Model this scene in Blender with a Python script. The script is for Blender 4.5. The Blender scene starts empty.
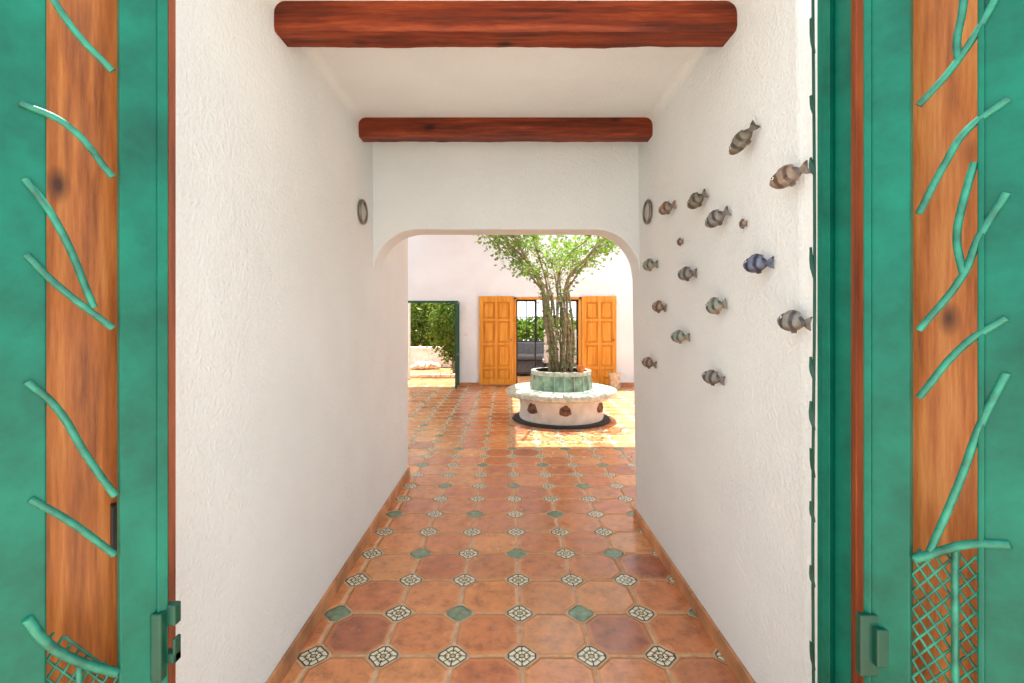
import bpy, bmesh, math, random
from mathutils import Vector, Matrix, noise as mnoise
random.seed(7)
S=bpy.context.scene
COL=S.collection
F=475.0; H=1.45; VX=506.0; VY=320.0
XL=-0.91; XR=0.946          # corridor walls at floor level
def xr(z): return XR-.016*z  # right wall leans in very slightly
CEIL=2.70

# ---------------------------------------------------------------- helpers
def link(o,parent=None):
    COL.objects.link(o)
    if parent: o.parent=parent
    return o
def empty(name,loc=(0,0,0)):
    e=bpy.data.objects.new(name,None); e.empty_display_size=.1; e.location=loc
    COL.objects.link(e); return e
def mesh(name,v,f,mats,parent=None,smooth=False,midx=None,bevel=0,fix=True):
    me=bpy.data.meshes.new(name); me.from_pydata([tuple(p) for p in v],[],f); me.update()
    if fix:
        bm=bmesh.new(); bm.from_mesh(me); bmesh.ops.recalc_face_normals(bm,faces=bm.faces); bm.to_mesh(me); bm.free()
    if not isinstance(mats,(list,tuple)): mats=[mats]
    for m in mats: me.materials.append(m)
    if midx:
        for p,i in zip(me.polygons,midx): p.material_index=i
    if smooth:
        for p in me.polygons: p.use_smooth=True
    o=bpy.data.objects.new(name,me); link(o,parent)
    if bevel:
        b=o.modifiers.new('bev','BEVEL'); b.width=bevel; b.segments=3; b.limit_method='ANGLE'
    return o
BF=[(0,1,2,3),(4,7,6,5),(0,4,5,1),(1,5,6,2),(2,6,7,3),(3,7,4,0)]
def boxv(x0,x1,y0,y1,z0,z1):
    return [(x0,y0,z0),(x1,y0,z0),(x1,y1,z0),(x0,y1,z0),(x0,y0,z1),(x1,y0,z1),(x1,y1,z1),(x0,y1,z1)]
def box(name,x0,x1,y0,y1,z0,z1,mat,parent=None,bevel=0):
    return mesh(name,boxv(x0,x1,y0,y1,z0,z1),BF,mat,parent,bevel=bevel)
def boxes(name,L,mat,parent=None,bevel=0):
    v=[];f=[]
    for b in L:
        n=len(v); v+=boxv(*b); f+=[tuple(i+n for i in q) for q in BF]
    return mesh(name,v,f,mat,parent,bevel=bevel)
def slab(name,A,B,z0,z1,t,mat,parent=None,bevel=0):
    """upright board running from A to B in plan, thickness t on both sides"""
    A=Vector(A);B=Vector(B);d=(B-A).normalized();n=Vector((-d.y,d.x))*t/2
    P=[A-n,B-n,B+n,A+n]
    v=[(p.x,p.y,z0) for p in P]+[(p.x,p.y,z1) for p in P]
    return mesh(name,v,BF,mat,parent,bevel=bevel)
def lathe(name,prof,c,mat,parent=None,n=64,smooth=True,mi=None):
    v=[];f=[];m=[]
    for (r,z) in prof:
        for k in range(n):
            a=2*math.pi*k/n; v.append((c[0]+r*math.cos(a),c[1]+r*math.sin(a),c[2]+z))
    for i in range(len(prof)-1):
        for k in range(n):
            f.append((i*n+k,i*n+(k+1)%n,(i+1)*n+(k+1)%n,(i+1)*n+k)); m.append(mi[i] if mi else 0)
    o=mesh(name,v,f,mat,parent,smooth=False,midx=m)
    if smooth:
        for p in o.data.polygons: p.use_smooth=True
        e=o.modifiers.new('es','EDGE_SPLIT'); e.split_angle=math.radians(35)
    return o
def tube(name,paths,r,mat,parent=None,taper=None,cyclic=False,res=3):
    cu=bpy.data.curves.new(name,'CURVE'); cu.dimensions='3D'; cu.bevel_depth=r; cu.bevel_resolution=res
    for pi,pts in enumerate(paths):
        s=cu.splines.new('BEZIER' if len(pts)>2 or cyclic else 'POLY')
        if s.type=='BEZIER':
            s.bezier_points.add(len(pts)-1)
            for i,p in enumerate(pts):
                b=s.bezier_points[i]; b.co=p; b.handle_left_type=b.handle_right_type='AUTO'
                if taper: b.radius=taper(i/(len(pts)-1))
            s.resolution_u=6
        else:
            s.points.add(len(pts)-1)
            for i,p in enumerate(pts): s.points[i].co=(*p,1)
        s.use_cyclic_u=cyclic
    cu.use_fill_caps=True
    tmp=bpy.data.objects.new(name+'_t',cu); COL.objects.link(tmp)
    dg=bpy.context.evaluated_depsgraph_get(); me=bpy.data.meshes.new_from_object(tmp.evaluated_get(dg))
    bpy.data.objects.remove(tmp)
    me.materials.clear(); me.materials.append(mat)
    for p in me.polygons: p.use_smooth=True; p.material_index=0
    o=bpy.data.objects.new(name,me); link(o,parent); return o

# ---------------------------------------------------------------- materials
def s2l(c):
    return tuple(((x/255)/12.92 if x/255<=.04045 else ((x/255+.055)/1.055)**2.4) for x in c)+(1,)
class NT:
    def __init__(s,name,rough=.6,metal=0,spec=.5):
        s.m=bpy.data.materials.new(name); s.m.use_nodes=True; s.t=s.m.node_tree; s.b=s.t.nodes['Principled BSDF']
        s.b.inputs['Roughness'].default_value=rough; s.b.inputs['Metallic'].default_value=metal
        s.b.inputs['Specular IOR Level'].default_value=spec
        s.tc=s.t.nodes.new('ShaderNodeTexCoord')
    def n(s,t,**k):
        x=s.t.nodes.new(t)
        for a,b in k.items(): setattr(x,a,b)
        return x
    def l(s,a,b): s.t.links.new(a,b)
    def M(s,op,a,b=None,c=None):
        x=s.n('ShaderNodeMath',operation=op)
        for i,q in enumerate((a,b,c)):
            if q is None: continue
            if isinstance(q,(int,float)): x.inputs[i].default_value=q
            else: s.l(q,x.inputs[i])
        return x.outputs[0]
    def mix(s,fac,a,b):
        x=s.n('ShaderNodeMix',data_type='RGBA')
        for i,q in ((0,fac),(6,a),(7,b)):
            if isinstance(q,(int,float)): x.inputs[i].default_value=q
            elif isinstance(q,tuple): x.inputs[i].default_value=q
            else: s.l(q,x.inputs[i])
        return x.outputs[2]
    def noise(s,scale,detail=4,rough=.55,stretch=None,co='Object'):
        x=s.n('ShaderNodeTexNoise'); x.inputs['Scale'].default_value=scale; x.inputs['Detail'].default_value=detail; x.inputs['Roughness'].default_value=rough
        src=s.tc.outputs[co]
        if stretch:
            mp=s.n('ShaderNodeMapping'); mp.inputs['Scale'].default_value=stretch; s.l(src,mp.inputs[0]); src=mp.outputs[0]
        s.l(src,x.inputs['Vector']); return x.outputs[0]
    def ramp(s,fac,stops,interp='LINEAR'):
        x=s.n('ShaderNodeValToRGB'); x.color_ramp.interpolation=interp
        e=x.color_ramp.elements
        while len(e)<len(stops): e.new(.5)
        for q,(p,c) in zip(e,stops): q.position=p; q.color=c
        s.l(fac,x.inputs[0]); return x.outputs[0]
    def bump(s,h,strength,dist=.01,prev=None):
        x=s.n('ShaderNodeBump'); x.inputs['Strength'].default_value=strength; x.inputs['Distance'].default_value=dist
        s.l(h,x.inputs['Height'])
        if prev: s.l(prev,x.inputs['Normal'])
        s.l(x.outputs[0],s.b.inputs['Normal']); return x.outputs[0]
    def col(s,c):
        if isinstance(c,tuple): s.b.inputs['Base Color'].default_value=c
        else: s.l(c,s.b.inputs['Base Color'])
def plain(name,c,rough=.6,metal=0,var=.15,scale=12,bump=0,stretch=None):
    t=NT(name,rough,metal); base=s2l(c); dk=tuple(x*(1-var*1.6) for x in base[:3])+(1,); lt=tuple(min(1,x*(1+var)) for x in base[:3])+(1,)
    n=t.noise(scale,stretch=stretch); t.col(t.ramp(n,[(.3,dk),(.7,lt)]))
    if bump: t.bump(n,bump)
    return t.m

def stucco(name,c):
    t=NT(name,.9,spec=.2); a=s2l(c); n=t.noise(1.6,5); b=tuple(x*.94 for x in a[:3])+(1,)
    t.col(t.ramp(n,[(.35,b),(.65,a)]))
    p=t.bump(t.noise(5,3),.35,.025); t.bump(t.noise(70,3,.6),.9,.007,p); return t.m
WALL=stucco('stucco_white',(230,234,233)); CWALL=stucco('stucco_courtyard',(236,245,252))

def floor_mat():
    t=NT('terracotta_octagon_tiles',.38,spec=.5)
    sp=t.n('ShaderNodeSeparateXYZ'); t.l(t.tc.outputs['Object'],sp.inputs[0])
    px=t.M('DIVIDE',t.M('SUBTRACT',sp.outputs[0],.069),.3); py=t.M('DIVIDE',t.M('SUBTRACT',sp.outputs[1],2.05),.3)
    wx=t.M('MULTIPLY',t.M('SUBTRACT',t.noise(9,2),.5),.04); px_=t.M('ADD',px,wx); py_=t.M('ADD',py,wx)
    i=t.M('ROUND',px_); j=t.M('ROUND',py_)
    a=t.M('ABSOLUTE',t.M('SUBTRACT',px_,i)); b=t.M('ABSOLUTE',t.M('SUBTRACT',py_,j)); d=t.M('ADD',a,b)
    mn=t.M('MINIMUM',a,b); mxx=t.M('MAXIMUM',a,b)
    d=t.M('MAXIMUM',d,t.M('MULTIPLY',mxx,1.22))
    INS=.275
    inset=t.M('LESS_THAN',d,INS)
    cb=t.n('ShaderNodeCombineXYZ'); t.l(t.M('FLOOR',px_),cb.inputs[0]); t.l(t.M('FLOOR',py_),cb.inputs[1])
    wn=t.n('ShaderNodeTexWhiteNoise',noise_dimensions='2D'); t.l(cb.outputs[0],wn.inputs[0])
    base=t.ramp(wn.outputs[0],[(0,s2l((176,104,72))),(.25,s2l((212,142,92))),(.5,s2l((190,114,78))),(.75,s2l((222,158,104))),(1,s2l((166,98,74)))])
    mot=t.ramp(t.noise(12,7,.72),[(.3,(.46,.43,.44,1)),(.5,(1,1,1,1)),(.72,(1.38,1.3,1.14,1))])
    mm=t.n('ShaderNodeMix',data_type='RGBA',blend_type='MULTIPLY'); mm.inputs[0].default_value=.9; t.l(base,mm.inputs[6]); t.l(mot,mm.inputs[7])
    tile=mm.outputs[2]
    ink=s2l((66,62,50)); wh=s2l((226,220,198)); br=s2l((180,166,116))
    ring=t.ramp(t.M('DIVIDE',d,INS),[(0,br),(.14,ink),(.22,wh),(.42,ink),(.50,br),(.58,wh),(.82,ink)],'CONSTANT')
    petal=t.M('MULTIPLY',t.M('LESS_THAN',t.M('ABSOLUTE',t.M('SUBTRACT',a,b)),.012),t.M('GREATER_THAN',d,.05))
    petal2=t.M('MULTIPLY',t.M('LESS_THAN',mn,.01),t.M('GREATER_THAN',d,.09))
    ring=t.mix(t.M('MAXIMUM',petal,petal2),ring,ink)
    tt=t.M('FLOORED_MODULO',t.M('ADD',i,t.M('DIVIDE',t.M('SUBTRACT',j,1),2)),2)
    isg=t.M('LESS_THAN',t.M('ABSOLUTE',t.M('SUBTRACT',tt,1)),.1)
    gcol=t.ramp(t.noise(30,3),[(.3,s2l((84,112,92))),(.7,s2l((136,156,128)))])
    ins=t.mix(isg,ring,gcol)
    e1=t.M('ABSOLUTE',t.M('SUBTRACT',d,INS)); 
    e2=t.M('ADD',mn,t.M('MULTIPLY',inset,1.0))
    e=t.M('MINIMUM',e1,e2)
    rm=t.n('ShaderNodeMapRange',interpolation_type='SMOOTHSTEP'); t.l(e,rm.inputs[0]); rm.inputs[1].default_value=.03; rm.inputs[2].default_value=.14
    rm.inputs[3].default_value=.5; rm.inputs[4].default_value=0
    tile=t.mix(rm.outputs[0],tile,s2l((224,156,100)))
    col=t.mix(inset,tile,ins)
    gm=t.n('ShaderNodeMapRange',interpolation_type='SMOOTHSTEP'); t.l(e,gm.inputs[0]); gm.inputs[1].default_value=.014; gm.inputs[2].default_value=.03
    grout=t.ramp(t.noise(20),[(.3,s2l((164,132,104))),(.7,s2l((212,184,152)))])
    col=t.mix(gm.outputs[0],grout,col); t.col(col)
    hm=t.n('ShaderNodeMapRange',interpolation_type='SMOOTHSTEP'); t.l(e,hm.inputs[0]); hm.inputs[1].default_value=.008; hm.inputs[2].default_value=.07
    p=t.bump(hm.outputs[0],.8,.008); t.bump(t.noise(14,4),.25,.01,p)
    rr=t.ramp(t.noise(7,4),[(.3,(.13,.13,.13,1)),(.7,(.30,.30,.30,1))]); rr2=t.mix(gm.outputs[0],(.8,.8,.8,1),rr)
    t.l(rr2,t.b.inputs['Roughness']); return t.m
FLOOR=floor_mat()

def wood(name,dark,mid,light,axis,rough=.4,knots=True,spec=.4):
    t=NT(name,rough,spec=spec)
    st={'x':(.6,9,9),'z':(9,9,.6)}[axis]
    n1=t.noise(2.2,6,.6,st); n2=t.noise(9,5,.7,st)
    f=t.M('ADD',t.M('MULTIPLY',n1,.65),t.M('MULTIPLY',n2,.35))
    c=t.ramp(f,[(.36,s2l(dark)),(.5,s2l(mid)),(.64,s2l(light))])
    if knots:
        v=t.n('ShaderNodeTexVoronoi'); v.inputs['Scale'].default_value=3.6
        mp=t.n('ShaderNodeMapping'); mp.inputs['Scale'].default_value={'x':(.9,1.6,1.6),'z':(1.8,1.8,.9)}[axis]; t.l(t.tc.outputs['Object'],mp.inputs[0]); t.l(mp.outputs[0],v.inputs['Vector'])
        k=t.n('ShaderNodeMapRange'); t.l(v.outputs[0],k.inputs[0]); k.inputs[1].default_value=.04; k.inputs[2].default_value=.16
        c=t.mix(k.outputs[0],tuple(x*.35 for x in s2l(dark)[:3])+(1,),c)
    t.col(c); t.bump(f,.35,.004); return t.m
BEAM=wood('beam_mahogany',(58,22,10),(110,42,18),(152,68,32),'x',.55,spec=.25)
PINE=wood('pine_oiled',(124,62,20),(182,104,42),(212,140,70),'z',.4)
HONEY=wood('honey_pine',(190,118,30),(218,148,46),(232,168,66),'z',.4,knots=False)
EDGEW=wood('door_edge_wood',(92,40,16),(140,66,30),(170,90,44),'z',.5,knots=False)
def painted():
    t=NT('green_gate_paint',.4,spec=.3); n=t.noise(5,7,.65); 
    t.col(t.ramp(n,[(.3,s2l((0,80,64))),(.55,s2l((0,106,86))),(.8,s2l((8,126,104)))]))
    t.bump(t.noise(45,4),.25,.003); return t.m
GREEN=painted()
VINE=plain('vine_iron_green',(34,128,106),.4,var=.35,scale=22,bump=.3)
DKGREEN=plain('dark_green_iron',(4,74,56),.45,var=.2)
BLACK=plain('black_iron',(22,22,24),.5)
BASEB=plain('terracotta_skirting',(198,140,96),.5,var=.3,scale=5,bump=.2)
GREENTILE=plain('green_glaze_mosaic',(128,162,140),.25,var=.45,scale=9)
SEAT=plain('pale_green_mosaic',(196,206,192),.35,var=.25,scale=16)
PLANTW=plain('planter_stucco',(222,222,214),.8,var=.12,scale=7,bump=.3)
BROWN=plain('dark_clay',(122,90,70),.7,var=.6,scale=14,bump=.5)
TERRA=plain('orange_terracotta',(206,120,60),.7)
SOIL=plain('soil',(70,52,38),.95,var=.4,scale=30,bump=.6)
BARK=plain('bark',(146,136,108),.85,var=.4,scale=20,bump=.6)
PEBBLE=plain('dark_pebbles',(48,46,46),.8,var=.6,scale=60,bump=.9)
SAND=plain('garden_sand',(190,122,74),.9,var=.4,scale=2,bump=.3)
PAVE=plain('street_paving',(200,190,176),.9,var=.2,scale=3)
SOFA=plain('grey_sofa_fabric',(92,92,98),.9)
CUSH=plain('white_cushion',(238,238,240),.9,var=.05)
CHROME=plain('aged_metal',(130,124,114),.4,.7)
GLASSY=plain('frosted_disc',(176,176,172),.3,var=.2)
INT=plain('interior_plaster',(186,180,172),.9)
POT=plain('beige_stone_pot',(206,192,168),.8,var=.25,scale=18,bump=.5)
def leafm(name,c1,c2,c3):
    t=NT(name,.5,spec=.3); n=t.noise(13,3); c=t.ramp(n,[(.3,s2l(c1)),(.5,s2l(c2)),(.7,s2l(c3))]); t.col(c)
    tr=t.n('ShaderNodeBsdfTranslucent'); t.l(c,tr.inputs[0]); mx=t.n('ShaderNodeMixShader'); mx.inputs[0].default_value=.5
    t.l(t.b.outputs[0],mx.inputs[1]); t.l(tr.outputs[0],mx.inputs[2]); t.l(mx.outputs[0],t.t.nodes['Material Output'].inputs[0]); return t.m
LEAF=leafm('leaf_canopy',(90,134,42),(124,166,60),(168,194,88))
LEAF2=leafm('leaf_stem',(80,110,60),(118,142,84),(160,150,108))
BUSH=leafm('leaf_bush',(48,84,28),(96,130,44),(156,164,66))

# ---------------------------------------------------------------- room shell
mesh('floor',[(-3.6,.2,0),(5.2,.2,0),(5.2,10.75,0),(-3.6,10.75,0),(-3.6,.2,-.2),(5.2,.2,-.2),(5.2,10.75,-.2),(-3.6,10.75,-.2)],
     [(0,1,2,3),(4,7,6,5),(0,4,5,1),(1,5,6,2),(2,6,7,3),(3,7,4,0)],FLOOR)
box('street_ground',-12,12,-14,.2,-.2,-.005,PAVE)
ARF,ARB=3.25,3.47
WT=4.0
box('wall_left',XL-.3,XL,1.30,4.43,0,WT,WALL,bevel=.02)
v=boxv(XR,XR+.3,1.47,ARB,0,WT); v[4]=(xr(WT),1.47,WT); v[7]=(xr(WT),ARB,WT)
mesh('wall_right',v,BF,WALL,bevel=.02)
XC=xr(CEIL); XA=xr(1.9)
prof=[]
R=.045
for k in range(7):
    a=math.pi/2*k/6; prof.append((XL+R-R*math.cos(a),CEIL-R+R*math.sin(a)))
for k in range(7):
    a=math.pi/2*(1-k/6); prof.append((XC-R+R*math.cos(a),CEIL-R+R*math.sin(a)))
prof=[(XL-.02,CEIL-R)]+prof+[(XC+.02,CEIL-R),(XC+.02,CEIL+.2),(XL-.02,CEIL+.2)]
def extrude_profile(name,prof,y0,y1,mat,bevel=0,smooth=False):
    n=len(prof); v=[(x,y0,z) for x,z in prof]+[(x,y1,z) for x,z in prof]
    f=[tuple(range(n)),tuple(range(2*n-1,n-1,-1))]+[(i,(i+1)%n,n+(i+1)%n,n+i) for i in range(n)]
    o=mesh(name,v,f,mat,bevel=bevel)
    if smooth:
        for p in o.data.polygons:
            p.use_smooth=len(p.vertices)==4
        e=o.modifiers.new('es','EDGE_SPLIT'); e.split_angle=math.radians(35)
    return o
extrude_profile('ceiling',prof,1.3,ARF+.02,WALL,smooth=True)
AT=2.07; RL=.31; ap=[]
ap.append((XL-.02,AT-RL)); 
for k in range(17):
    a=math.pi/2*k/16; ap.append((XL+RL*(1-math.cos(a)),AT-RL+RL*math.sin(a)))
for k in range(17):
    a=math.pi/2*(1-k/16); ap.append((XA-RL*(1-math.cos(a)),AT-RL+RL*math.sin(a)))
ap+= [(XA+.03,AT-RL),(XA+.03,WT),(XL-.02,WT)]
extrude_profile('wall_arch',ap,ARF,ARB,WALL,bevel=.025)
boxes('wall_facade',[(-6,XL-.3,1.3,1.55,0,3.4),(XR+.3,6,1.47,1.7,0,3.4),(XL-.3,XR+.3,1.3,1.34,CEIL+.2,3.4)],WALL)
boxes('wall_courtyard_front',[(XR+.3,5.2,3.3,ARB,0,WT),(-3.6,XL-.3,4.2,4.43,0,WT)],CWALL)
FY=10.4
G0,G1,GT=-2.35,-1.05,1.87
D0,D1,DT=.175,1.645,1.95
boxes('wall_back',[(-3.6,G0,FY,FY+.25,0,WT),(G0,G1,FY,FY+.25,GT,WT),(G1,D0,FY,FY+.25,0,WT),(D0,D1,FY,FY+.25,DT,WT),(D1,5.2,FY,FY+.25,0,WT)],CWALL)
box('wall_courtyard_left',-3.85,-3.6,4.2,FY+.25,0,WT,CWALL)
box('wall_courtyard_right',5.2,5.45,3.3,FY+.25,0,WT,CWALL)
boxes('courtyard_sun_blocker',[(-2.4,3.4,ARB,6.15,WT,WT+.15),(-2.4,.36,6.15,FY+.25,WT,WT+.15)],CWALL)  # unseen overhead slabs, added to block sun and shape the floor's sun patch
def skirting(name,x0,x1,ya,yb):
    L=[];y=ya
    while y<yb-.01:
        L.append((x0,x1,y,min(y+.296,yb),0,.08)); y+=.3
    boxes(name,L,BASEB,bevel=.004)
skirting('baseboard_left',XL,XL+.014,1.32,4.43)
skirting('baseboard_right',XR-.016,XR,1.49,ARB)
boxes('baseboard_back',[(G1+.03,D0-.02,FY-.015,FY,0,.08),(D1+.02,5.2,FY-.015,FY,0,.08)],BASEB)

def beam(y0,y1):
    nx=70; v=[];f=[]; x0,x1=XL-.01,XC+.005; ZB=2.586
    sec=[(y0,CEIL+.01),(y0,CEIL-.05),(y0+.001,ZB+.017),(y0+.010,ZB),(y1-.010,ZB),(y1,ZB+.017),(y1,CEIL-.05),(y1,CEIL+.01)]
    ns=len(sec)
    for i in range(nx+1):
        x=x0+(x1-x0)*i/nx
        for k,(y,z) in enumerate(sec):
            q=mnoise.noise(Vector((x*3,k*.6,y0*5)))*.007+mnoise.noise(Vector((x*14,k*1.3,y0*5)))*.003
            yy=y+(q if 0<k<ns-1 else 0); zz=z+(mnoise.noise(Vector((x*4,k*.5+9,y0)))*.006+mnoise.noise(Vector((x*16,k*.5+9,y0)))*.003 if 1<k<6 else 0)
            v.append((x,yy,zz))
    for i in range(nx):
        for k in range(ns-1): f.append((i*ns+k,(i+1)*ns+k,(i+1)*ns+k+1,i*ns+k+1))
    f.append(tuple(range(ns))); f.append(tuple(nx*ns+k for k in range(ns)))
    return mesh('ceiling_beam',v,f,BEAM)
beam(1.86,1.99); beam(2.93,3.04)

# ---------------------------------------------------------------- entry gates
def unp(px,py,A,B):
    k=(px-VX)/F; A=Vector(A);B=Vector(B);d=B-A
    s=(A.x-k*A.y)/(k*d.y-d.x); P=A+d*s
    return Vector((P.x,P.y,H+(VY-py)*P.y/F))
def plan(px,A,B):
    p=unp(px,VY,A,B); return (p.x,p.y)
gl=empty('green_iron_gate'); A,B=(-.826,1.15),(-1.012,.95)
slab('stile_inner',A,plan(118,A,B),.03,2.45,.035,GREEN,gl,.004)
slab('stile_lip',plan(166,A,B),plan(155,A,B),.03,2.45,.05,GREEN,gl,.003)
slab('stile_outer',plan(46,A,B),plan(-20,A,B),.03,2.45,.035,GREEN,gl,.004)
slab('rail_top',plan(150,A,B),plan(20,A,B),2.40,2.45,.03,GREEN,gl,.003)
slab('rail_bottom',plan(150,A,B),plan(20,A,B),.03,.09,.03,GREEN,gl,.003)
def vines(strokes,A,B,name,parent,r=.0095,off=(0,0,0)):
    paths=[[unp(x,y,A,B)+Vector(off) for x,y in s] for s in strokes]
    return tube(name,paths,r,VINE,parent,res=4)
vines([[(50,-10),(82,38),(118,76)],[(28,108),(72,128),(118,180)],[(33,182),(62,222),(100,308)],[(34,256),(62,284),(118,328)],
       [(35,380),(62,404),(92,452),(120,492)],[(38,495),(76,517),(120,550)]],A,B,'vine_bars',gl,.0072,(.006,-.022,0))
vines([[(35,612),(52,634),(80,652),(122,666)]],A,B,'vine_rail',gl,.009,(.006,-.022,0))
vines([[(84,655),(84,700),(85,760)]],A,B,'mesh_upright',gl,.006,(.003,-.015,0))
def lattice(A,B,pa,pb,ztop,name,parent):
    a=Vector(plan(pa,A,B)); b=Vector(plan(pb,A,B)); L=(b-a).length; d=(b-a)/L; paths=[]
    st=.026; z0=.09; sl=1.5
    def pt(u,z): q=a+d*u; return (q.x,q.y,z)
    def top(u): return (ztop[0]+(ztop[1]-ztop[0])*min(1,max(0,u/L)))
    Hm=max(ztop)-z0
    k=-int(Hm/sl/st)-2
    while k*st<L+Hm/sl:
        for sg in (1,-1):
            u0=k*st
            ta,tb=(0-u0)*sg*sl,(L-u0)*sg*sl
            lo=max(0,min(ta,tb)); hi=min(Hm,max(ta,tb))
            while hi>lo and z0+hi>top(u0+sg*hi/sl): hi-=.004
            if hi-lo>.01: paths.append([pt(u0+sg*lo/sl,z0+lo),pt(u0+sg*hi/sl,z0+hi)])
        k+=1
    tube(name,paths,.003,VINE,parent,res=1)
lattice(A,B,118,40,(.655,.82),'mesh_panel',gl)
p=plan(162,A,B)
boxes('latch_box',[(p[0]-.004,p[0]+.022,p[1]-.034,p[1]-.012,.60,.76),(p[0]+.012,p[0]+.042,p[1]-.015,p[1]+.008,.63,.655),(p[0]+.012,p[0]+.042,p[1]-.015,p[1]+.008,.72,.77),(p[0]+.034,p[0]+.042,p[1]-.015,p[1]+.008,.63,.69)],DKGREEN,gl,.004)
wl=empty('wooden_entry_door')
slab('leaf',(-.895,1.265),(-1.19,.95),.02,2.5,.03,PINE,wl,.004)
slab('edge_strip',(-.882,1.262),(-.893,1.250),.02,2.5,.036,EDGEW,wl,.002)
slab('stile_moulding',(-.930,1.205),(-.952,1.181),.02,2.5,.05,EDGEW,wl,.004)
slab('hinge_plate',(-.958,1.168),(-.966,1.160),.88,1.0,.052,BLACK,wl,.002)
gr=empty('green_iron_gate.001'); A,B=(.872,1.15),(1.036,.95)
slab('stile_inner',A,plan(912,A,B),.03,2.45,.035,GREEN,gr,.004)
slab('stile_lip',plan(866,A,B),plan(874,A,B),.03,2.45,.05,GREEN,gr,.003)
slab('stile_outer',plan(979,A,B),plan(1050,A,B),.03,2.45,.035,GREEN,gr,.004)
slab('stile_outer_lip',plan(979,A,B),plan(986,A,B),.03,2.45,.05,GREEN,gr,.003)
slab('rail_top',plan(880,A,B),plan(1000,A,B),2.40,2.45,.03,GREEN,gr,.003)
slab('rail_bottom',plan(880,A,B),plan(1000,A,B),.03,.09,.03,GREEN,gr,.003)
vines([[(913,110),(948,70),(984,12),(994,-12)],[(913,216),(938,168),(960,134),(1000,104)],[(958,-10),(955,20),(950,48),(952,66)],[(967,166),(956,205),(950,240),(956,274)],
       [(998,196),(972,238),(956,276),(913,330)],[(998,318),(960,342),(913,396)],[(998,372),(974,420),(952,480),(924,546)]],A,B,'vine_bars',gr,.0072,(-.006,-.022,0))
vines([[(910,554),(935,546),(965,539),(1002,540)]],A,B,'vine_rail',gr,.009,(-.006,-.022,0))
vines([[(950,546),(950,640),(951,760)]],A,B,'mesh_upright',gr,.007,(-.003,-.015,0))
lattice(A,B,912,985,(.93,.96),'mesh_panel',gr)
p=plan(868,A,B)
boxes('hinge_block',[(p[0]-.040,p[0]+.006,p[1]-.030,p[1]-.012,.61,.755),(p[0]-.012,p[0]+.022,p[1]-.045,p[1]-.01,.64,.73)],DKGREEN,gr,.004)
fold=empty('folded_gate_leaf')
slab('stile',(.893,1.355),(.928,1.268),.03,2.45,.018,GREEN,fold,.003)
slab('stile_rib',(.886,1.322),(.892,1.300),.03,2.45,.016,GREEN,fold,.002)
v=[];f=[]
z=.45
while z<2.35:
    L=.05+random.random()*.07; x0,y0=.886,1.360
    n=len(v); w=.004+random.random()*.006
    for u,wd in ((0,.1),(.35,1),(.6,.85),(1,.05)):
        for sgn in (-1,1):
            v.append((x0-.002-w*wd*(.5+.5*sgn)-.004*u,y0+.004*sgn+.01*u,z+L*u))
    for q in range(3): f.append((n+2*q,n+2*q+1,n+2*q+3,n+2*q+2))
    z+=random.uniform(.12,.3)
lv=mesh('vine_stubs',v,f,DKGREEN,fold); sm=lv.modifiers.new('s','SOLIDIFY'); sm.thickness=.003
tube('vine_stem',[[(.886,1.365,.05),(.885,1.37,.9),(.887,1.365,1.6),(.885,1.37,2.4)]],.004,DKGREEN,fold)
wr=empty('wooden_entry_door.001')
slab('leaf',(.968,1.235),(1.20,.99),.02,2.5,.03,PINE,wr,.004)
slab('edge_strip',(.904,1.236),(.966,1.218),.02,2.5,.03,EDGEW,wr,.002)

# ---------------------------------------------------------------- wall rings
def ring(x,sx,y,z):
    e=empty('wall_ring_sconce'); 
    pts=[(x+sx*.014,y+.07*math.cos(a),z+.068*math.sin(a)) for a in [2*math.pi*k/12 for k in range(12)]]
    tube('rim',[pts],.010,CHROME,e,cyclic=True)
    n=32; v=[(x+sx*.003,y+.066*math.cos(2*math.pi*k/n),z+.064*math.sin(2*math.pi*k/n)) for k in range(n)]
    v+=[(x+sx*.014,y+.056*math.cos(2*math.pi*k/n),z+.055*math.sin(2*math.pi*k/n)) for k in range(n)]
    mesh('disc',v,[tuple(range(n,2*n))]+[(k,(k+1)%n,n+(k+1)%n,n+k) for k in range(n)],GLASSY,e)
ring(XL,1,2.98,1.45+108*2.98/F); ring(xr(2.14),-1,3.02,1.45+108*3.02/F)

# ---------------------------------------------------------------- ceramic fish
def fishmat(name,a,b,c):
    t=NT(name,.35); w=t.n('ShaderNodeTexWave'); w.inputs['Scale'].default_value=11; w.inputs['Distortion'].default_value=5; w.bands_direction='X'
    t.l(t.tc.outputs['Object'],w.inputs['Vector'])
    c1=t.ramp(w.outputs[0],[(.25,s2l(a)),(.6,s2l(b))]); n=t.noise(26,3); mx=t.ramp(n,[(.45,(0,0,0,1)),(.6,(1,1,1,1))])
    t.col(t.mix(t.M('MULTIPLY',mx,.7),c1,s2l(c))); t.bump(w.outputs[0],.4,.004); return t.m
FM=[fishmat('glaze_grey',(62,62,66),(128,126,120),(92,78,66)),fishmat('glaze_blue',(38,44,68),(104,114,134),(62,58,66)),
    fishmat('glaze_brown',(84,60,46),(148,122,102),(96,90,84)),fishmat('glaze_green',(56,76,74),(128,140,126),(150,120,98)),
    fishmat('glaze_olive',(62,60,50),(120,114,96),(84,66,52))]
EYEW=plain('fish_eye_white',(210,206,196),.3,var=.02); EYEB=plain('fish_eye_black',(15,15,15),.2,var=.02); LIP=plain('fish_lip',(150,100,78),.4)
TH=math.radians(35)
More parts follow.
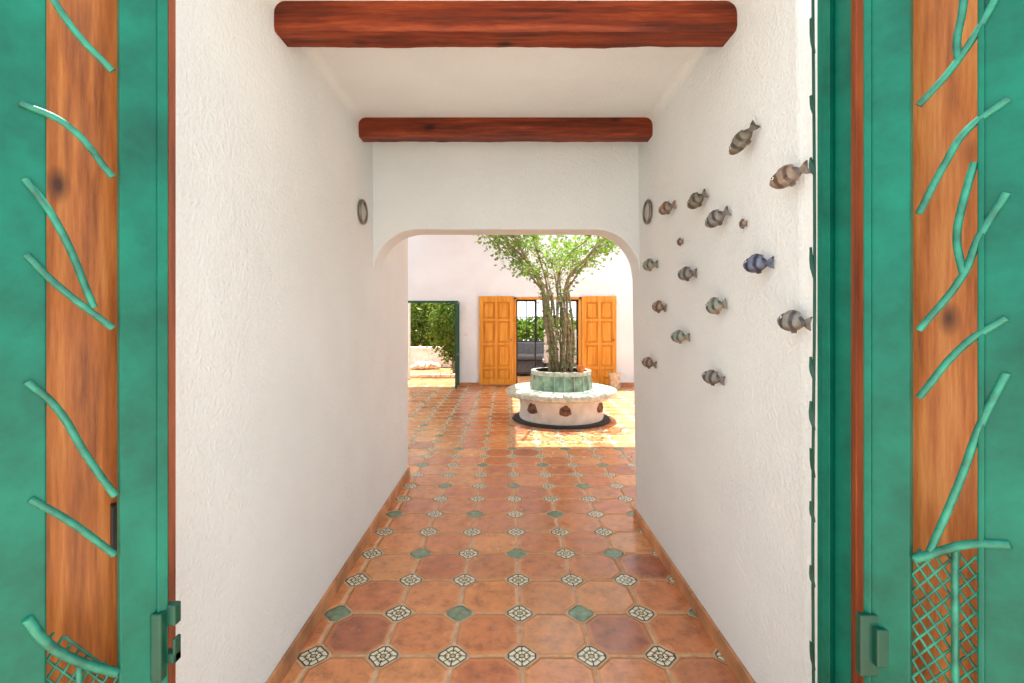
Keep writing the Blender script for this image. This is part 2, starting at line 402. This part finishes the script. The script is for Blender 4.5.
def fish(px,py,wpx,hpx,rot,mi,fins=True):
    XW=xr(1.6)
    y=F*XW/(px-VX)
    cf=math.cos(math.radians(rot))
    Lg=.95*wpx/(math.cos(TH)*F*XW/y**2+math.sin(TH)*F/y)/(.55+.45*cf)
    Ht=1.0*hpx*y/F*(.6+.4*cf); Tk=Ht*.28
    XW=xr(H+(VY-py)*y/F)
    v=[];f=[];mm=[]
    nr=18
    off=math.sin(TH)*Lg*.46+Tk*.6
    y=(XW-off)*F/(px-VX); z=H+(VY-py)*y/F
    prof=[(0,.14),(.05,.46),(.14,.78),(.28,1.0),(.42,1.05),(.56,.96),(.68,.72),(.78,.40),(.84,.28)]
    for i,(u,h) in enumerate(prof):
        for k in range(nr):
            a=2*math.pi*k/nr
            v.append(((.5-u)*Lg,math.sin(a)*Tk*h*.9,math.cos(a)*Ht*.42*h))
    for i in range(len(prof)-1):
        for k in range(nr): f.append((i*nr+k,i*nr+(k+1)%nr,(i+1)*nr+(k+1)%nr,(i+1)*nr+k)); mm.append(1 if i==0 else 0)
    f.append(tuple(range(nr))); mm.append(1)
    def fin(pts,t):
        n=len(v); m=len(pts)
        for s in (-1,1):
            for (u,h) in pts: v.append(((.5-u)*Lg,s*t,h*Ht*.5))
        f.append(tuple(n+i for i in range(m))); f.append(tuple(n+m+i for i in reversed(range(m)))); mm.extend([0,0])
        for i in range(m): f.append((n+i,n+(i+1)%m,n+m+(i+1)%m,n+m+i)); mm.append(0)
    t=Tk*.16
    fin([(.80,.26),(.90,.5),(1.0,.62),(.97,.2),(.96,0),(.97,-.2),(1.0,-.62),(.90,-.5),(.80,-.26)],t)
    fin([(.22,.72),(.32,.98),(.45,1.06),(.58,.96),(.66,.84),(.64,.5),(.4,.6)],t)
    fin([(.4,-.7),(.48,-1.0),(.6,-.95),(.6,-.6)],t)
    fin([(.3,-.1),(.4,.14),(.5,.0),(.42,-.2)],Tk*1.05)
    for s in (-1,1):
        for rad,mi2,o2 in ((.075,2,.62),(.045,3,.76)):
            n=len(v); c=((.5-.14)*Lg,s*Tk*o2,Ht*.16)
            for a in range(5):
                th=math.pi*a/4
                for b in range(8):
                    ph=2*math.pi*b/8; v.append((c[0]+rad*Ht*math.sin(th)*math.cos(ph),c[1]+rad*Ht*math.cos(th),c[2]+rad*Ht*math.sin(th)*math.sin(ph)))
            for a in range(4):
                for b in range(8): f.append((n+a*8+b,n+a*8+(b+1)%8,n+(a+1)*8+(b+1)%8,n+(a+1)*8+b)); mm.append(mi2)
    o=mesh('ceramic_fish',v,f,[FM[mi],LIP,EYEW,EYEB],smooth=False,midx=mm)
    for p in o.data.polygons: p.use_smooth=True
    es=o.modifiers.new('e','EDGE_SPLIT'); es.split_angle=math.radians(45)
    base=Matrix.Rotation(math.pi/2,4,'Z')
    M=Matrix.Translation((XW-off,y,z))@Matrix.Rotation(TH,4,'Z')@Matrix.Rotation(math.radians(rot),4,'X')@base
    o.matrix_world=M
for a in [(743,139,31,19,-40,4),(789,176,40,22,-14,2),(697,200,20,16,-25,4),(667,208,17,13,-10,2),(717,218,25,17,-22,0),(650,265,15,12,0,3),(687,274,19,14,0,0),
          (758,264,31,19,0,1),(659,307,14,12,10,2),(716,306,21,17,-10,3),(794,322,35,22,6,0),(680,337,19,13,0,3),(649,363,15,11,8,2),(713,378,23,15,8,0),(743,224,8,10,0,2),(680,242,6,8,0,2)]: fish(*a)

# ---------------------------------------------------------------- planter with bench and tree
C=(.81,7.0,0)
pl=empty('round_planter_bench')
lathe('base',[(.0,0),(.60,0),(.615,.06),(.60,.2),(.62,.32),(.70,.36),(.76,.375)],C,PLANTW,pl)
lathe('seat',[(.40,.36),(.78,.36),(.80,.375),(.81,.41),(.80,.44),(.77,.452),(.42,.455)],C,[SEAT,GREENTILE],pl)
lathe('drum',[(.455,.44),(.45,.5),(.435,.66),(.44,.69),(.44,.715),(.40,.72),(.38,.715),(.38,.66),(0.001,.66)],C,[GREENTILE,SEAT,SOIL],pl,mi=[0,0,1,1,1,1,2,2])
L=[]
for k in range(20):
    a=2*math.pi*k/20; L.append([(C[0]+.457*math.cos(a),C[1]+.457*math.sin(a),.46),(C[0]+.438*math.cos(a),C[1]+.438*math.sin(a),.68)])
tube('drum_joints',L,.004,SEAT,pl,res=1)
v=[];f=[]
for ang,w,h in ((-137,.17,.16),(-91,.17,.15),(-33,.17,.15),(40,.2,.15),(100,.2,.15),(150,.2,.14)):
    a=math.radians(ang); n=len(v); m=22
    for ringi,(s,dd) in enumerate(((1,-.01),(.85,.02),(.4,.03))):
        for k in range(m):
            b=2*math.pi*k/m; rr=s*(1+.25*mnoise.noise(Vector((k*.5,ang,0))))
            zc=h*.75*math.sin(b); 
            if zc<0: zc*=.35
            da=w*.5*rr*math.cos(b)/.61; zz=.19+zc*rr
            R0=.612+dd; v.append((C[0]+R0*math.cos(a+da),C[1]+R0*math.sin(a+da),zz))
    for i in range(2):
        for k in range(m): f.append((n+i*m+k,n+i*m+(k+1)%m,n+(i+1)*m+(k+1)%m,n+(i+1)*m+k))
    f.append(tuple(n+2*m+k for k in range(m)))
mesh('clay_ornaments',v,f,BROWN,pl,smooth=True)
lathe('pebble_ring',[(.60,.001),(.60,.03),(.70,.028),(.72,.001)],C,PEBBLE,pl)
lathe('rim_bowl',[(.0,0),(.035,0),(.06,.05),(.065,.09),(.055,.09),(.045,.05),(.0,.02)],(C[0]+.24,C[1]-.33,.715),TERRA,pl,n=24)

def leafcloud(name,pts,size,mat,parent=None,droop=.3):
    v=[];f=[]
    for p in pts:
        s=size*random.uniform(.6,1.3)
        d=Vector((random.gauss(0,1),random.gauss(0,1),random.gauss(0,.6)-droop)).normalized()
        u=d.cross(Vector((random.gauss(0,1),random.gauss(0,1),random.gauss(0,1)))).normalized()
        p=Vector(p); n=len(v); q=d.cross(u)*.12*s
        v+= [p, p+d*s*.5+u*s*.28+q, p+d*s, p+d*s*.5-u*s*.28+q]; f.append((n,n+1,n+2,n+3))
    return mesh(name,v,f,mat,parent,fix=False)
tree=empty('courtyard_tree')
paths=[];br=[];tips=[]
for k in range(15):
    a=2*math.pi*k/15+random.uniform(-.2,.2); r0=random.uniform(.06,.22); tw=random.uniform(.3,1.4)
    pts=[]
    for z,r in ((.655,r0),(1.0,r0*1.0+.02),(1.4,r0*.85+.04),(1.75,r0*.8+.05),(2.05,.15+r0*.8),(2.3,.34+r0),(2.55,.60+r0*1.1),(2.8,.85+r0)):
        aa=a+tw*(z-.64)/2.0; j=.035
        rr=r*(random.uniform(.8,1.1)); lean=-.12*max(0,(z-1.2)/1.4)
        pts.append((C[0]-.02+lean+rr*math.cos(aa)+random.uniform(-j,j),C[1]+rr*math.sin(aa)+random.uniform(-j,j),z+random.uniform(-.03,.03)))
    paths.append(pts); tips.append(pts)
tube('stems',paths,.019,BARK,tree,taper=lambda u:1.2-.85*u)
for pts in tips:
    for s in range(6):
        i=random.choice((4,5,5,6)); p=Vector(pts[i]); out=Vector((p.x-C[0]+.1,p.y-C[1],0)).normalized()
        d=(out+Vector((random.gauss(0,.6),random.gauss(0,.6),random.uniform(.3,1.0)))).normalized(); L=random.uniform(.3,.5)
        br.append([tuple(p),tuple(p+d*L*.5+Vector((0,0,.03))),tuple(p+d*L+Vector((random.gauss(0,.05),random.gauss(0,.05),.03)))])
tube('twigs',br,.007,BARK,tree,taper=lambda u:1.1-.8*u,res=1)
cl=[]
for b in br:
    e=Vector(b[2]); m=Vector(b[1])
    for _ in range(13): cl.append(e+Vector((random.gauss(0,.07),random.gauss(0,.07),random.gauss(0,.06))))
    for _ in range(5): cl.append(m+Vector((random.gauss(0,.05),random.gauss(0,.05),random.gauss(0,.05))))
for _ in range(2000):
    a=random.uniform(0,2*math.pi); r=1.08*math.sqrt(random.random()); 
    zt=2.68+.2*math.sqrt(max(0,1-(r/1.12)**2)); zb=2.36+.18*r
    z=random.uniform(zb,zt); q=Vector((C[0]-.17+r*math.cos(a),C[1]+r*math.sin(a),z))
    if mnoise.noise(q*4.5)>0.02: cl.append(q)
leafcloud('canopy_leaves',cl,.066,LEAF,tree)
st=[]
for pts in tips:
    for i in range(0,6):
        p=Vector(pts[i]);q=Vector(pts[i+1])
        for _ in range(11): st.append(p.lerp(q,random.random())+Vector((random.gauss(0,.035),random.gauss(0,.035),0)))
st=[p for p in st if p.z>.76]
leafcloud('stem_leaves',st,.065,LEAF2,tree)

# ---------------------------------------------------------------- courtyard doors (opened flat on the wall)
def panel_door(name,x0,x1,z0,z1,y):
    e=empty(name); w=x1-x0
    L=[(x0,x0+.09,y-.04,y,z0,z1),(x1-.09,x1,y-.04,y,z0,z1),((x0+x1)/2-.035,(x0+x1)/2+.035,y-.04,y,z0,z1)]
    rows=[(.0,.13),(.34,.40),(.86,.92),(1.38,1.44),(1.80,1.93)]
    s=(z1-z0)/1.93
    for a,b in rows: L.append((x0,x1,y-.0385,y,z0+a*s,z0+b*s))
    boxes('frame',L,HONEY,e,.004)
    P=[];
    for i in range(4):
        a=z0+rows[i][1]*s; b=z0+rows[i+1][0]*s
        for xa,xb in ((x0+.09,(x0+x1)/2-.035),((x0+x1)/2+.035,x1-.09)):
            P.append((xa,xb,y-.012,y,a,b)); P.append((xa+.035,xb-.035,y-.032,y-.01,a+.035,b-.035))
    boxes('panels',P,HONEY,e,.008)
    box('knob',(x1-.06 if name.endswith('1') else x1-.07),x1-.04,y-.075,y-.04,z0+.95,z0+1.0,CHROME,e,.006)
panel_door('door_1',D0-.76,D0-.01,.04,1.97,FY-.01)
panel_door('door_2',D1+.01,D1+.76,.04,1.97,FY-.01)
boxes('trim_1',[(D0-.0,D0+.05,FY-.02,FY+.26,0,DT),(D1-.05,D1,FY-.02,FY+.26,0,DT),(D0,D1,FY-.02,FY+.26,DT-.05,DT)],HONEY)
gg=empty('garden_gate')
boxes('frame',[(G0,G1,FY-.02,FY+.05,GT-.045,GT),(G1-.045,G1,FY-.02,FY+.05,0,GT),(G0,G0+.045,FY-.02,FY+.05,0,GT)],DKGREEN,gg)
L=[(G1+.0,G1+.035,FY-.62,FY-.58,.03,GT-.03),(G1,G1+.035,FY-.06,FY-.03,.03,GT-.03)]
for z in (.05,.7,GT-.08): L.append((G1+.005,G1+.03,FY-.6,FY-.04,z,z+.04))
for k in range(5): L.append((G1+.01,G1+.025,FY-.52+k*.1,FY-.505+k*.1,.05,GT-.05))
boxes('leaf',L,DKGREEN,gg)
box('wall_switch_plate',-.92,-.84,FY-.012,FY,1.10,1.18,CUSH,bevel=.004)
lathe('stone_pot',[(.0,0),(.10,0),(.115,.05),(.10,.18),(.12,.30),(.13,.33),(.10,.34),(.09,.30),(.0,.28)],(2.28,9.95,0),POT,n=32)

# ---------------------------------------------------------------- room beyond the doors
boxes('wall_interior',[(-.6,-.45,FY+.25,14,0,2.6),(3.2,3.35,FY+.25,14,0,2.6),(-.6,3.35,14,14.15,0,.8),(-.6,0.0,14,14.15,.8,2.6),(2.1,3.35,14,14.15,.8,2.6),(0,2.1,14,14.15,2.35,2.6)],INT)
box('floor_interior',-.6,3.35,FY+.35,14.15,-.2,.0,BASEB)
box('ceiling_interior',-.6,3.35,FY+.25,14.15,2.6,2.7,INT)
L=[(0,2.1,13.98,14.02,.8,.84),(0,2.1,13.98,14.02,2.31,2.35),(0,2.1,13.98,14.02,1.52,1.54)]
for k in range(8): L.append((.0+k*.295,.022+k*.295,13.98,14.02,.8,2.35))
boxes('window_1',L,BLACK)
L=[(D0+.05,D0+.08,FY+.12,FY+.16,0,DT-.05),(D0+.46,D0+.49,FY+.12,FY+.16,0,DT-.05),(D1-.08,D1-.05,FY+.12,FY+.16,0,DT-.05),(D1-.45,D1-.42,FY+.12,FY+.16,0,DT-.05),
   (D0+.05,D0+.49,FY+.12,FY+.16,DT-.09,DT-.05),(D1-.45,D1-.05,FY+.12,FY+.16,DT-.09,DT-.05)]
boxes('black_glazed_screen_frame',L,BLACK)
sf=empty('grey_sofa')
boxes('body',[(.0,1.5,12.2,13.0,.08,.42),(.0,1.5,12.9,13.1,.4,.85),(-.12,.04,12.2,13.1,.08,.62),(1.46,1.62,12.2,13.1,.08,.62)],SOFA,sf,.04)
boxes('seat_cushions',[(.06,.74,12.15,12.9,.42,.54),(.76,1.44,12.15,12.9,.42,.54)],SOFA,sf,.03)
boxes('feet',[(.02,.08,12.25,12.31,0,.08),(1.42,1.48,12.25,12.31,0,.08),(.02,.08,13.0,13.06,0,.08),(1.42,1.48,13.0,13.06,0,.08)],BLACK,sf)
def chair(x,y):
    e=empty('white_chair'); boxes('seat',[(x-.22,x+.22,y-.24,y+.24,.43,.50)],CUSH,e,.015); boxes('back',[(x-.22,x+.22,y-.25,y-.19,.48,1.22)],CUSH,e,.02)
    boxes('legs',[(x+a-.02,x+a+.02,y+b-.02,y+b+.02,0,.43) for a in (-.18,.18) for b in (-.2,.2)],BLACK,e)
chair(1.12,11.5); chair(1.60,11.6)

# ---------------------------------------------------------------- garden beyond
box('garden_ground',-14,14,FY+.25,30,-.25,-.012,SAND)
boxes('garden_low_wall',[(-6.5,-1.4,14.6,14.8,0,.55),(-6.5,-1.4,14.55,14.85,.55,.62)],PLANTW)
boxes('garden_white_post',[(-2.50,-2.36,11.6,11.74,0,2.3),(-2.54,-2.32,11.56,11.78,2.3,2.4)],PLANTW)
# stone edging across the terrace
L=[]
for k in range(9): L.append((-3.2+k*.26,-2.96+k*.26,11.9,12.08,0,.07+.02*random.random()))
boxes('garden_stone_edging',L[:-1],POT,bevel=.02)
def bush(name,c,r,n,size=.12):
    pts=[]
    for _ in range(n):
        d=Vector((random.gauss(0,1),random.gauss(0,1),random.gauss(0,1))).normalized(); q=random.uniform(.55,1)*(1+.35*mnoise.noise(d*2.5+Vector(c)))
        p=Vector((c[0]+d.x*r[0]*q,c[1]+d.y*r[1]*q,c[2]+d.z*r[2]*q))
        if p.z>.03: pts.append(p)
    e=empty(name); leafcloud('foliage',pts,size,BUSH,e)
    tube('branches',[[(c[0],c[1],-.05),(c[0]+random.gauss(0,.1),c[1],c[2]*.5),(c[0]+random.gauss(0,.3)*r[0],c[1]+random.gauss(0,.3)*r[1],c[2]+.3*r[2])] for _ in range(6)],.02,BARK,e,taper=lambda u:1.2-.8*u)
bush('garden_shrub',(-1.42,12.8,1.35),(.68,.45,1.1),4200,.10)
bush('garden_shrub.001',(-2.8,17.5,1.6),(2.4,1.0,1.4),5500,.2)
bush('garden_shrub.002',(1.6,18,.7),(4.0,1.0,.9),5000,.28)
bush('garden_shrub.003',(-6.0,20.5,2.2),(3.5,1.2,2.4),5000,.3)
v=[];
for k in range(8):
    cx,cy,r=-3.6+k*.22+random.uniform(-.05,.05),random.uniform(13.9,14.15),random.uniform(.1,.2)
    bm=bmesh.new(); bmesh.ops.create_icosphere(bm,subdivisions=2,radius=r)
    for q in bm.verts: q.co*=1+.3*mnoise.noise(q.co*9+Vector((k,0,0))); q.co.z*=.7
    me=bpy.data.meshes.new('r'); bm.to_mesh(me); bm.free(); v.append((me,cx,cy,r))
V=[];Fc=[]
for me,cx,cy,r in v:
    n=len(V); V+=[(p.co.x+cx,p.co.y+cy,p.co.z+r*.5) for p in me.vertices]; Fc+=[tuple(i+n for i in p.vertices) for p in me.polygons]
mesh('garden_rocks',V,Fc,POT)

# ---------------------------------------------------------------- light
w=bpy.data.worlds.new('sky'); S.world=w; w.use_nodes=True
bg=w.node_tree.nodes['Background']; bg.inputs[0].default_value=(.87,.94,.99,1); bg.inputs[1].default_value=2.0
sun=bpy.data.lights.new('sun','SUN'); sun.energy=15; sun.angle=.01; sun.color=(1,.95,.88)
so=bpy.data.objects.new('sun',sun); COL.objects.link(so)
d=Vector((-.06,-.18,-1)); so.rotation_euler=d.to_track_quat('-Z','Y').to_euler(); so.location=(2,8,8)
pt=bpy.data.lights.new('interior_fill_light','POINT'); pt.energy=150; pt.shadow_soft_size=.15; pt.color=(1,.96,.90)  # added fill to brighten the dark room, no lamp fixture here
po=bpy.data.objects.new('interior_fill_light',pt); COL.objects.link(po); po.location=(1.0,11.6,2.4)

cam=bpy.data.cameras.new('camera'); cam.lens=F/1024*36; cam.sensor_width=36; cam.shift_x=(512-VX)/1024; cam.shift_y=(VY-341.5)/1024
cam.clip_start=.02
co=bpy.data.objects.new('camera',cam); COL.objects.link(co); co.location=(0,0,H); co.rotation_euler=(math.pi/2,0,0)
S.camera=co
S.view_settings.view_transform='Standard'
